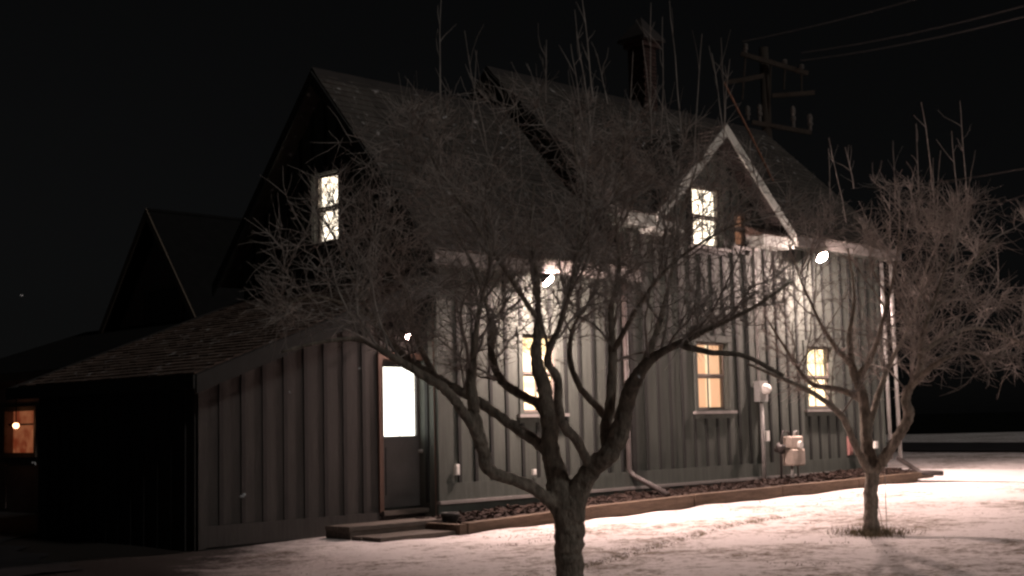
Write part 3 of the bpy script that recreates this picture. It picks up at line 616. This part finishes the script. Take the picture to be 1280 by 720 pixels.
# ------------------------------------------------------------------ bare trees
def cat(pts, per=6):
    P = np.array(pts, float); Q = np.vstack([2*P[0]-P[1], P, 2*P[-1]-P[-2]]); out = []
    for i in range(1, len(Q)-2):
        for t in np.linspace(0, 1, per, endpoint=False):
            a, b_, c, d = Q[i-1], Q[i], Q[i+1], Q[i+2]
            out.append(.5*((2*b_)+(-a+c)*t+(2*a-5*b_+4*c-d)*t*t+(-a+3*b_-3*c+d)*t**3))
    out.append(P[-1]); return np.array(out)
def grow(p, d, length, nseg, wob, up, env):
    pts = [p]; step = length/nseg; d = d/np.linalg.norm(d)
    for i in range(nseg):
        d = d+rng.normal(0, wob, 3)+np.array([0, 0, up]); d /= np.linalg.norm(d); q = pts[-1]+d*step
        if env is not None and env(q) > 1.0 and i > 0: break
        pts.append(q)
    return np.array(pts)
def frames_dir(tan, spread):
    r = rng.normal(0, 1, 3); r -= tan*(r@tan); r /= np.linalg.norm(r); a = rng.normal(spread, .22)
    return tan*math.cos(a)+r*math.sin(a)
def make_tree(label, base_px, limbs, dep, env, n1, n2, n3, shoots, seed):
    global rng; rng = np.random.default_rng(seed)
    base = onG(*base_px); t = empty('bare_tree', label, 'tree', 'bare trees on the snowy lawn'); t.location = tuple(base)
    inv = lambda q: np.asarray(q)-base
    kpx = dep/FPX; fused = MB(); polys = []
    for li, lb in enumerate(limbs):
        P = cat([np.append(atD(u, v, dep+o), r*kpx*np.interp(v, [240, 400, 470], [.42, .56, .82])) for u, v, r, o in lb])
        polys.append(P)
        q = P[:, :3].copy(); q[2:-1] += rng.normal(0, .05, (len(q)-3, 3))*P[2:-1, 3:4]*1.4
        rad = P[:, 3]*(1+rng.normal(0, .03, len(P)))
        if li == 0: rad[:6] *= np.array([1.32, 1.18, 1.09, 1.05, 1.02, 1.0])
        else: rad[0] *= .6
        cut = len(P)
        if li < 6: cut = next((i for i in range(len(P)) if P[i, 3] < (.030 if dep < 13 else .036)), len(P))
        if li < 6 and cut > 3: fused.tube(inv(q[:cut]), rad[:cut], 14, True, .03)
        else: cut = 1
        if cut < len(P)-2:
            mb = MB(); mb.tube(inv(q[cut-1:]), rad[cut-1:], 10, True, .05); mb.build('limb', M['bark'], t, True)
    tk = fused.build('trunk', M['bark'], t, True)
    rm = tk.modifiers.new('fuse', 'REMESH'); rm.mode = 'VOXEL'; rm.voxel_size = .011; rm.use_smooth_shade = True
    sm = tk.modifiers.new('smooth', 'SMOOTH'); sm.iterations = 4; sm.factor = .5
    tx = bpy.data.textures.new('bark_ridges', 'CLOUDS'); tx.noise_scale = .05; tx.noise_depth = 3
    dp = tk.modifiers.new('ridges', 'DISPLACE'); dp.texture = tx; dp.strength = .022; dp.mid_level = .5; dp.texture_coords = 'LOCAL'
    tw = MB()
    hw = lambda P: inv(P)
    lev1 = []
    for li, P in enumerate(polys):
        if li == 0: continue
        m_ = len(P); k = max(3, int(n1*m_/60))
        for j in range(k):
            s_ = rng.uniform(.30, 1.0)**.8; i = min(m_-2, int(s_*(m_-1))); tan = P[i+1, :3]-P[i, :3]; tan /= np.linalg.norm(tan)
            d = frames_dir(tan, .9)+np.array([0, 0, .25]); r0 = min(.012, P[i, 3]*.55)
            b_ = grow(P[i, :3], d, rng.uniform(.5, 1.4), 9, .14, .015, env); 
            if len(b_) > 2: lev1.append((b_, max(r0, .005)))
        b_ = grow(P[-1, :3], P[-1, :3]-P[-2, :3], rng.uniform(.5, 1.0), 9, .16, .03, env)
        if len(b_) > 2: lev1.append((b_, max(P[-1, 3]*.9, .005)))
    lev2 = []
    for b_, r in lev1:
        tw.tube(inv(b_), np.linspace(r, .0035, len(b_)), 5, False)
        for j in range(rng.integers(n2-2, n2+3)):
            i = rng.integers(1, len(b_)-1); tan = b_[i+1]-b_[i]; tan /= np.linalg.norm(tan)
            c_ = grow(b_[i], frames_dir(tan, .95)+np.array([0, 0, .15]), rng.uniform(.22, .7), 6, .16, .02, env)
            if len(c_) > 2: lev2.append(c_)
    for c_ in lev2:
        tw.tube(inv(c_), np.linspace(.0045, .0022, len(c_)), 4, False)
        for j in range(rng.integers(n3-2, n3+3)):
            i = rng.integers(0, len(c_)-1); tan = c_[i+1]-c_[i]; tan /= np.linalg.norm(tan)
            e_ = grow(c_[i], frames_dir(tan, .95)+np.array([0, 0, .1]), rng.uniform(.09, .34), 3, .15, .02, None)
            tw.tube(inv(e_), np.linspace(.0028, .0013, len(e_)), 3, False)
    for (u, v, o, ln) in shoots:
        b_ = grow(atD(u, v, dep+o), np.array([rng.normal(0, .08), rng.normal(0, .08), 1.]), ln, 7, .035, .02, None)
        tw.tube(inv(b_), np.linspace(.006, .0022, len(b_)), 4, False)
        for j in range(rng.integers(2, 6)):
            i = rng.integers(1, len(b_)-2); e_ = grow(b_[i], np.array([rng.normal(0, .5), rng.normal(0, .5), 1.]), rng.uniform(.08, .35), 3, .15, .05, None)
            tw.tube(inv(e_), np.linspace(.003, .0014, len(e_)), 3, False)
    cr = tw.build('crown', M['twig'], t); cr['kind'] = 'stuff'
    return t
T1 = [
 [(712, 752, 22, 0), (712, 700, 22, 0), (711, 660, 23, 0), (706, 628, 22, 0), (697, 600, 18, .02), (689, 565, 14, .04), (687, 530, 13, .06), (679, 480, 11.5, .12), (670, 447, 10.5, .15), (673, 405, 9.5, .2), (671, 350, 8, .2), (664, 290, 5, .25), (668, 230, 3, .3)],
 [(716, 655, 20, -.02), (722, 615, 17, -.04), (738, 588, 16, -.1), (762, 566, 15, -.2), (776, 535, 14, -.25), (784, 500, 12, -.3), (793, 475, 10.5, -.4), (815, 448, 8.5, -.5), (848, 430, 6.5, -.6), (885, 412, 5.2, -.75), (935, 388, 4, -.9), (990, 352, 3, -1.0)],
 [(706, 645, 13, .02), (684, 623, 10, -.08), (655, 604, 9.5, -.2), (612, 588, 9, -.35), (605, 567, 9.5, -.4), (596, 530, 9, -.45), (590, 490, 8, -.5), (592, 440, 6.5, -.55), (600, 385, 5, -.6), (612, 330, 4, -.5), (606, 260, 3, -.5)],
 [(692, 582, 11, .05), (677, 557, 9.5, .12), (648, 537, 8.5, .22), (620, 517, 8, .32), (593, 498, 8, .4), (556, 479, 8, .5), (520, 456, 7.5, .55), (490, 430, 6.5, .6), (462, 392, 5.5, .65), (440, 345, 4.5, .7), (420, 300, 3.5, .7), (395, 262, 2.4, .75)],
 [(605, 567, 8, -.4), (588, 530, 7.5, -.5), (562, 492, 7, -.62), (530, 470, 6.5, -.75), (492, 447, 5.5, -.9), (450, 425, 4.5, -1.0), (400, 428, 3.4, -1.1), (352, 440, 2.4, -1.15)],
 [(690, 545, 9, .03), (676, 508, 8, .2), (648, 492, 7.5, .35), (623, 470, 7, .5), (615, 440, 6.5, .6), (612, 395, 5, .7), (590, 330, 4, .8), (560, 270, 3, .9)],
 [(760, 566, 9, -.18), (757, 540, 9, -.1), (763, 500, 8.5, .05), (766, 445, 8, .15), (764, 390, 7, .25), (774, 330, 5.5, .35), (770, 260, 4, .4), (780, 190, 3, .45)],
 [(737, 585, 8, -.1), (722, 552, 7.5, -.3), (701, 525, 7, -.45), (697, 475, 6.5, -.6), (684, 450, 6, -.7), (700, 405, 5.5, -.8), (716, 350, 4.5, -.9), (726, 280, 3.2, -.9)],
 [(768, 548, 8, -.22), (752, 515, 6, .25), (727, 487, 5.5, .45), (713, 452, 5, .6), (716, 410, 4.5, .7), (740, 370, 4, .8), (760, 310, 3.2, .95), (800, 240, 2.5, 1.0)],
 [(786, 495, 8, -.3), (805, 455, 7, .0), (822, 410, 6, .2), (838, 350, 5, .4), (850, 280, 3.8, .5), (870, 210, 2.8, .6)],
 [(848, 430, 7, -.6), (885, 440, 5, -.7), (930, 445, 4, -.8), (980, 470, 2.8, -.9)],
 [(672, 400, 7, .2), (640, 350, 5.5, -.1), (600, 290, 4.5, -.3), (560, 230, 3.4, -.45), (530, 180, 2.4, -.5)],
 [(766, 440, 6, .15), (800, 380, 5, -.2), (840, 330, 4, -.4), (900, 290, 3, -.6), (950, 270, 2.2, -.7)],
 [(490, 430, 5, .6), (470, 400, 4.5, .3), (430, 380, 3.6, .1), (385, 370, 2.8, -.1), (345, 390, 2.2, -.2)],
 [(545, 474, 6, .5), (520, 420, 5, .9), (505, 360, 4, 1.1), (480, 300, 3, 1.2), (470, 250, 2.4, 1.2)],
 [(716, 350, 5, .3), (735, 270, 4, .1), (720, 200, 3, 0), (716, 140, 2.2, 0)],
]
TD1 = float((onG(712, 752)-CAM)@FW)
c1 = atD(668, 330, TD1)
def env1(q):
    d = q-c1; x = d@RT; y = d@FW; z = d[2]; rx = 2.25 if x < 0 else 2.3
    if z < -.35-.75*max(0, 1-abs(x)/1.6)*0: 
        return 2.0 if z < -1.0+.25*abs(x) else (x/rx)**2+(y/1.9)**2+(z/1.35)**2
    return (x/rx)**2+(y/1.9)**2+(max(z, 0)/1.42)**2
sh1 = [(rng.uniform(500, 930), rng.uniform(120, 240), rng.uniform(-1, 1), rng.uniform(.4, 1.1)) for k in range(22)]
make_tree('large bare spreading tree in front of the house middle', (712, 752), T1, TD1, env1, 18, 8, 7, sh1, 21)
T2 = [
 [(1089, 667, 11.5, 0), (1088, 640, 10.5, 0), (1089, 610, 10.5, 0), (1090, 585, 11, 0), (1084, 557, 9.5, .05), (1082, 520, 8.5, .1), (1077, 490, 7.5, .15), (1066, 462, 6.5, .2), (1062, 420, 5, .3), (1068, 370, 3.6, .4), (1060, 310, 2.4, .4)],
 [(1092, 590, 9.5, 0), (1104, 574, 8.5, -.1), (1122, 547, 8, -.25), (1136, 520, 8, -.35), (1132, 500, 7, -.4), (1140, 480, 6, -.45), (1150, 460, 5.5, -.5), (1153, 420, 4.5, -.6), (1170, 370, 3.5, -.7), (1190, 310, 2.2, -.8)],
 [(1088, 592, 7, -.02), (1073, 566, 5.5, -.2), (1058, 530, 5, -.4), (1042, 510, 4.2, -.6), (1010, 488, 3.6, -.9), (970, 470, 2.6, -1.1), (935, 455, 1.8, -1.2)],
 [(1080, 500, 6, .15), (1050, 487, 4.8, .4), (1012, 478, 4, .7), (985, 440, 3.2, .8), (960, 400, 2.2, .9)],
 [(1072, 475, 6, .2), (1092, 440, 5, 0), (1105, 395, 4, -.2), (1118, 340, 3, -.3), (1125, 285, 2, -.35)],
 [(1084, 540, 6, .05), (1096, 500, 5, .5), (1112, 455, 4.2, .8), (1140, 400, 3.4, 1.0), (1160, 330, 2.4, 1.1)],
 [(1153, 440, 5, -.55), (1185, 420, 4, -.2), (1220, 410, 3.2, .1), (1260, 420, 2.4, .3), (1290, 440, 1.8, .4)],
 [(1140, 482, 5, -.45), (1170, 455, 4, -.9), (1205, 440, 3.2, -1.1), (1245, 450, 2.2, -1.3)],
 [(1066, 460, 5, .2), (1035, 420, 4, -.1), (1010, 370, 3.2, -.3), (990, 320, 2.2, -.4)],
 [(1160, 395, 4, -.6), (1200, 350, 3, -.5), (1240, 300, 2.2, -.3)],
]
TD2 = float((onG(1089, 667)-CAM)@FW); c2 = atD(1118, 385, TD2)
def env2(q):
    d = q-c2; x = d@RT; y = d@FW; z = d[2]
    return (x/(1.75 if x < 0 else 2.0))**2+(y/1.7)**2+(z/(1.55 if z > 0 else 1.35))**2
sh2 = [(rng.uniform(1000, 1210), rng.uniform(230, 300), rng.uniform(-.8, .8), rng.uniform(.4, 1.1)) for k in range(15)]
make_tree('smaller bare tree on the lawn near the far house corner', (1089, 667), T2, TD2, env2, 22, 8, 7, sh2, 33)
rng = np.random.default_rng(5)
# ------------------------------------------------------------------ dead grass poking out of the snow
mb = MB(); tb = onG(1089, 667); t1b = onG(712, 752)
def blade(x, y, h):
    a = rng.uniform(0, 6.28); w_ = .004; ln = np.array([rng.normal(0, .5), rng.normal(0, .5), 1.0])*h; p = np.array([x, y, gz(x)-.012]); s_ = np.array([math.cos(a), math.sin(a), 0])*w_
    mb.add([p-s_, p+s_, p+ln*.6+s_*.7, p+ln*.6-s_*.7, p+ln+np.array([rng.normal(0, .02), rng.normal(0, .02), -.01])], [(0, 1, 2, 3), (3, 2, 4)])
for c_, n_, rr in ((tb, 700, .24), (t1b, 400, .3)):
    for k in range(n_):
        r_ = abs(rng.normal(0, rr))+.05; a = rng.uniform(0, 6.28); blade(c_[0]+r_*math.cos(a), c_[1]+r_*math.sin(a), rng.uniform(.04, .13))
for k in range(1100):
    q = FP[rng.integers(0, len(FP))]+rng.normal(0, .08, 2); blade(q[0], q[1], rng.uniform(.012, .032))
clumps = [(rng.uniform(8, 26), rng.uniform(-9.5, -1.4)) for k in range(260)]
for cx_, cy_ in clumps:
    for k in range(rng.integers(4, 18)): blade(cx_+rng.normal(0, .13), cy_+rng.normal(0, .13), rng.uniform(.014, .036))
tag(mb.build('grass', M['grass_blade']), 'dead grass blades poking through the snow', 'grass', kind='stuff')
for k in range(2):   # thin suckers beside the smaller tree
    a = onG(1103+k*5, 664); mb = MB(); b_ = grow(a, np.array([0, 0, 1.]), .55+.2*k, 6, .05, 0, None); mb.tube(b_-a, np.linspace(.006, .003, len(b_)), 5)
    o = mb.build('sapling_shoot', M['twig']); o.location = tuple(a); tag(o, ('shorter' if k == 0 else 'taller')+' thin sucker shoot beside the smaller tree trunk', 'shoot', 'sucker shoots')

# ------------------------------------------------------------------ background house on the left
bh = empty('background_house', 'dim gabled house behind the shed with an orange lit window', 'house')
BX = 14.5; ap = onX(203, 262, BX); bl = onX(163, 366, BX); br = onX(258, 348, BX); sb = ap[2]-bl[2]; sb /= abs(bl[1]-ap[1])
yL, yR = ap[1]+2.0, ap[1]-2.0; zE = ap[2]-sb*2.0; X1 = 21.0
mb = MB(); mb.prism([(BX, yR+.3, -.9), (BX, yL-.3, -.9), (BX, yL-.3, zE+.3*sb-.15), (BX, ap[1], ap[2]-.18), (BX, yR+.3, zE+.3*sb-.15)], (X1-BX, 0, 0)); fixn(mb.build('wall', M['bg_wall'], bh))
for s_, y in ((1, yL), (-1, yR)):
    o = roof_slab('roof', [(BX-.35, ap[1], ap[2]), (X1, ap[1], ap[2]), (X1, y, zE), (BX-.35, y, zE)], 'dark_roof', bh, .1)
    rake([((BX-.36, ap[1], ap[2]-.01), (BX-.36, y, zE-.01))], 'tan_trim', .2, .03, (-1, 0, 0), 'rake_board', bh)
frD = Fr((BX, 0, 0), (0, -1, 0), (-1, 0, 0))
wl, wr = -onX(180, 375, BX)[1], -onX(229, 370, BX)[1]
mb = MB(); frD.box(mb, wl+.06, wr-.06, 3.66, 3.75, .002, .05); frD.box(mb, wl-.06, wl+.06, 2.9, 3.75, .002, .05); frD.box(mb, wr-.06, wr+.06, 2.9, 3.75, .002, .05); wn = mb.build('window', M['tan_trim'], bh)
mb = MB(); frD.box(mb, wl+.062, wr-.062, 2.9, 3.658, .002, .02); mb.build('pane', M['door_paint'], wn)
LX = 11.4; za, zb_ = 1.92, 3.0
frL = Fr((LX, 0, 0), (0, -1, 0), (-1, 0, 0)); wu0, wu1, wz0, wz1 = -onX(9, 540, LX)[1], -onX(45, 540, LX)[1], onX(22, 566, LX)[2], onX(22, 514, LX)[2]
hl = [(wu0, wu1, wz0, wz1)]; mb = MB()
for a, c, z0, z1, z1b in cells(-13.2, -7.4, -.9, lambda u: za-.1, hl): frL.box(mb, a, c, z0, z1, -.15, 0, z1b)
lw = mb.build('wall', M['bg_wall'], bh)
z = -.55; k = 0
while z < za-.2:
    mb = MB()
    for a, c, z0, z1, z1b in cells(-13.2, -7.4, z, lambda u: z+.135, hl): frL.box(mb, a, c, z0, z1, .001, .016, z1b)
    if mb.v: mb.build('clapboard', M['bg_wall'], lw)
    z += .15
roof_slab('roof', [(LX-.3, -0+13.4, za), (LX-.3, 7.3, za), (BX-.001, 7.3, zb_), (BX-.001, 13.4, zb_)], 'dark_roof', bh, .1)
mb = MB(); mb.box((LX-.34, 7.3, za-.16), (LX-.302, 13.4, za-.01)); mb.build('fascia', M['tan_trim'], bh)
mb = MB(); frL.box(mb, wu0-.08, wu0, wz0-.08, wz1+.08, .017, .05); frL.box(mb, wu1, wu1+.08, wz0-.08, wz1+.08, .017, .05); frL.box(mb, wu0, wu1, wz1, wz1+.08, .017, .05); frL.box(mb, wu0, wu1, wz0-.08, wz0, .017, .05)
wn = mb.build('window', M['tan_trim'], bh)
mb = MB(); frL.box(mb, wu0, wu1, wz0, wz1, -.07, -.065); mb.build('pane', M['glass'], wn)
mb = MB(); um = (wu0+wu1)/2; zm = (wz0+wz1)/2; frL.box(mb, wu0, wu1, zm+.12, zm+.15, -.062, -.03); mb.build('muntin', M['dark_trim'], wn)
mb = MB(); frL.box(mb, wu0, wu1, wz0, wz1, -.14, -.12); mb.build('lit_blind', M['lit_orange'], wn)
lb = onX(20, 532, LX-.22); lp = empty('porch_lamp', 'small orange porch lamp before the lit window of the house behind', 'lamp')
mb = MB(); mb.lathe(lb, [(.02, -.05), (.045, -.03), (.055, 0), (.045, .03), (.02, .045)], 12); mb.build('bulb', M['bulb_orange'], lp, True)
mb = MB(); mb.tube([lb+np.array([0, 0, .04]), (lb[0], lb[1], za-.1)], .01, 6); mb.build('hanger', M['pipe_dark'], lp)

# ------------------------------------------------------------------ utility pole and wires
PD = 45.0
P0 = atD(957, 120, PD); ptop = atD(955, 58, PD); pz = gz(P0[0])
t = empty('utility_pole', 'wooden utility pole with crossarms behind the roof', 'utility pole'); t.location = (P0[0], P0[1], pz); off = np.array([P0[0], P0[1], pz])
Lc = lambda u, v, o=0: atD(u, v, PD+o)-off
mb = MB(); mb.tube([(0, 0, -.5), (0, 0, 6), (ptop-off)*np.array([0, 0, 1])+0], [.19, .17, .15], 12); mb.build('pole', M['pole_wood'], t, True)
for a, c in (((926, 67), (1010, 92)), ((905, 104), (955, 95)), ((965, 120), (1018, 116)), ((940, 153), (1014, 166))):
    mb = MB(); mb.bar(Lc(*a, -.2), Lc(*c, -.2), .12, .14); mb.build('crossarm', M['pole_wood'], t)
for a, c in (((932, 70), (928, 125)), ((981, 84), (980, 112)), ((1002, 90), (1002, 116)), ((964, 74), (961, 150))):
    mb = MB(); mb.tube([Lc(*a, -.2), Lc(*c, -.2)], .03, 6); mb.build('brace', M['pole_wood'], t)
for u, v, hh in ((950, 152, 22), (935, 150, 18), (992, 160, 28), (1013, 164, 22), (932, 66, 12), (1002, 88, 8), (981, 82, 8)):
    a = Lc(u, v, -.2); h = hh*PD/FPX; mb = MB(); mb.lathe(a, [(.05, 0), (.05, h*.3), (.09, h*.35), (.09, h*.5), (.055, h*.55), (.085, h*.65), (.085, h*.85), (.04, h)], 10); mb.build('insulator', M['porcelain'], t)
# rod rising from the roof slope right of the dormer
d_ = ray(969, 229); tt = (RB_Z-SB*RB_Y+SB*CAM[1]-CAM[2])/(d_[2]-SB*d_[1]); rf_ = CAM+d_*tt
mb = MB(); mb.tube([rf_-np.array([0, 0, .05]), atD(940, 172, tt+.1), atD(905, 103, tt+.2)], .024, 6)
tag(mb.build('mast_brace', M['rust_rod']), 'thin rusty rod slanting up from the roof right of the dormer', 'rod')
def wire(a, c, sag, label, r=.022):
    a = np.array(a); c = np.array(c); mb = MB()
    mb.tube([a+(c-a)*s_-np.array([0, 0, sag*4*s_*(1-s_)]) for s_ in np.linspace(0, 1, 16)], r, 5)
    tag(mb.build('power_line', M['wire']), label, 'wire', 'power lines from the utility pole')
wire(atD(928, 52, PD-.2), atD(1290, -46, 38), .15, 'topmost power line running off the top of the picture')
wire(atD(1002, 66, PD-.2), atD(1320, -4, 36), .15, 'upper wire of the close pair right of the pole', .026)
wire(atD(1000, 76, PD-.2), atD(1320, 10, 36), .15, 'lower wire of the close pair right of the pole', .026)
wire(atD(1085, 236, 46), atD(1320, 203, 34), .1, 'low power line above the smaller tree', .024)
wire(atD(1180, 272, 46), atD(1320, 228, 34), .1, 'faint lowest power line behind the smaller tree', .02)

# ------------------------------------------------------------------ falling snowflakes
mb = MB()
ico = [(0, 0, 1), (.89, 0, .45), (.28, .85, .45), (-.72, .53, .45), (-.72, -.53, .45), (.28, -.85, .45), (.72, .53, -.45), (-.28, .85, -.45), (-.89, 0, -.45), (-.28, -.85, -.45), (.72, -.53, -.45), (0, 0, -1)]
icf = [(0, 1, 2), (0, 2, 3), (0, 3, 4), (0, 4, 5), (0, 5, 1), (1, 6, 2), (2, 7, 3), (3, 8, 4), (4, 9, 5), (5, 10, 1), (6, 7, 2), (7, 8, 3), (8, 9, 4), (9, 10, 5), (10, 6, 1), (11, 7, 6), (11, 8, 7), (11, 9, 8), (11, 10, 9), (11, 6, 10)]
def flake(c, r):
    for k in range(3):
        o = rng.normal(0, r*.7, 3); mb.add([np.array(c)+o+np.array(p)*r*rng.uniform(.5, 1.0) for p in ico], icf)
for u, v, dep_, r in ((303, 620, 3.0, .0045), (555, 146, 4.5, .004), (806, 180, 5, .004), (798, 470, 5, .005), (27, 370, 4.5, .004), (42, 578, 4.5, .004), (449, 460, 5, .004), (915, 412, 6, .004), (362, 490, 6, .003)):
    flake(atD(u, v, dep_), r)
for k in range(0):
    dep_ = rng.uniform(3, 5); flake(atD(rng.uniform(0, 1280), rng.uniform(0, 700), dep_), rng.uniform(.002, .004))
tag(mb.build('falling_snow', M['snowflake']), 'scattered small snowflakes drifting in the dark air', 'snow', kind='stuff')
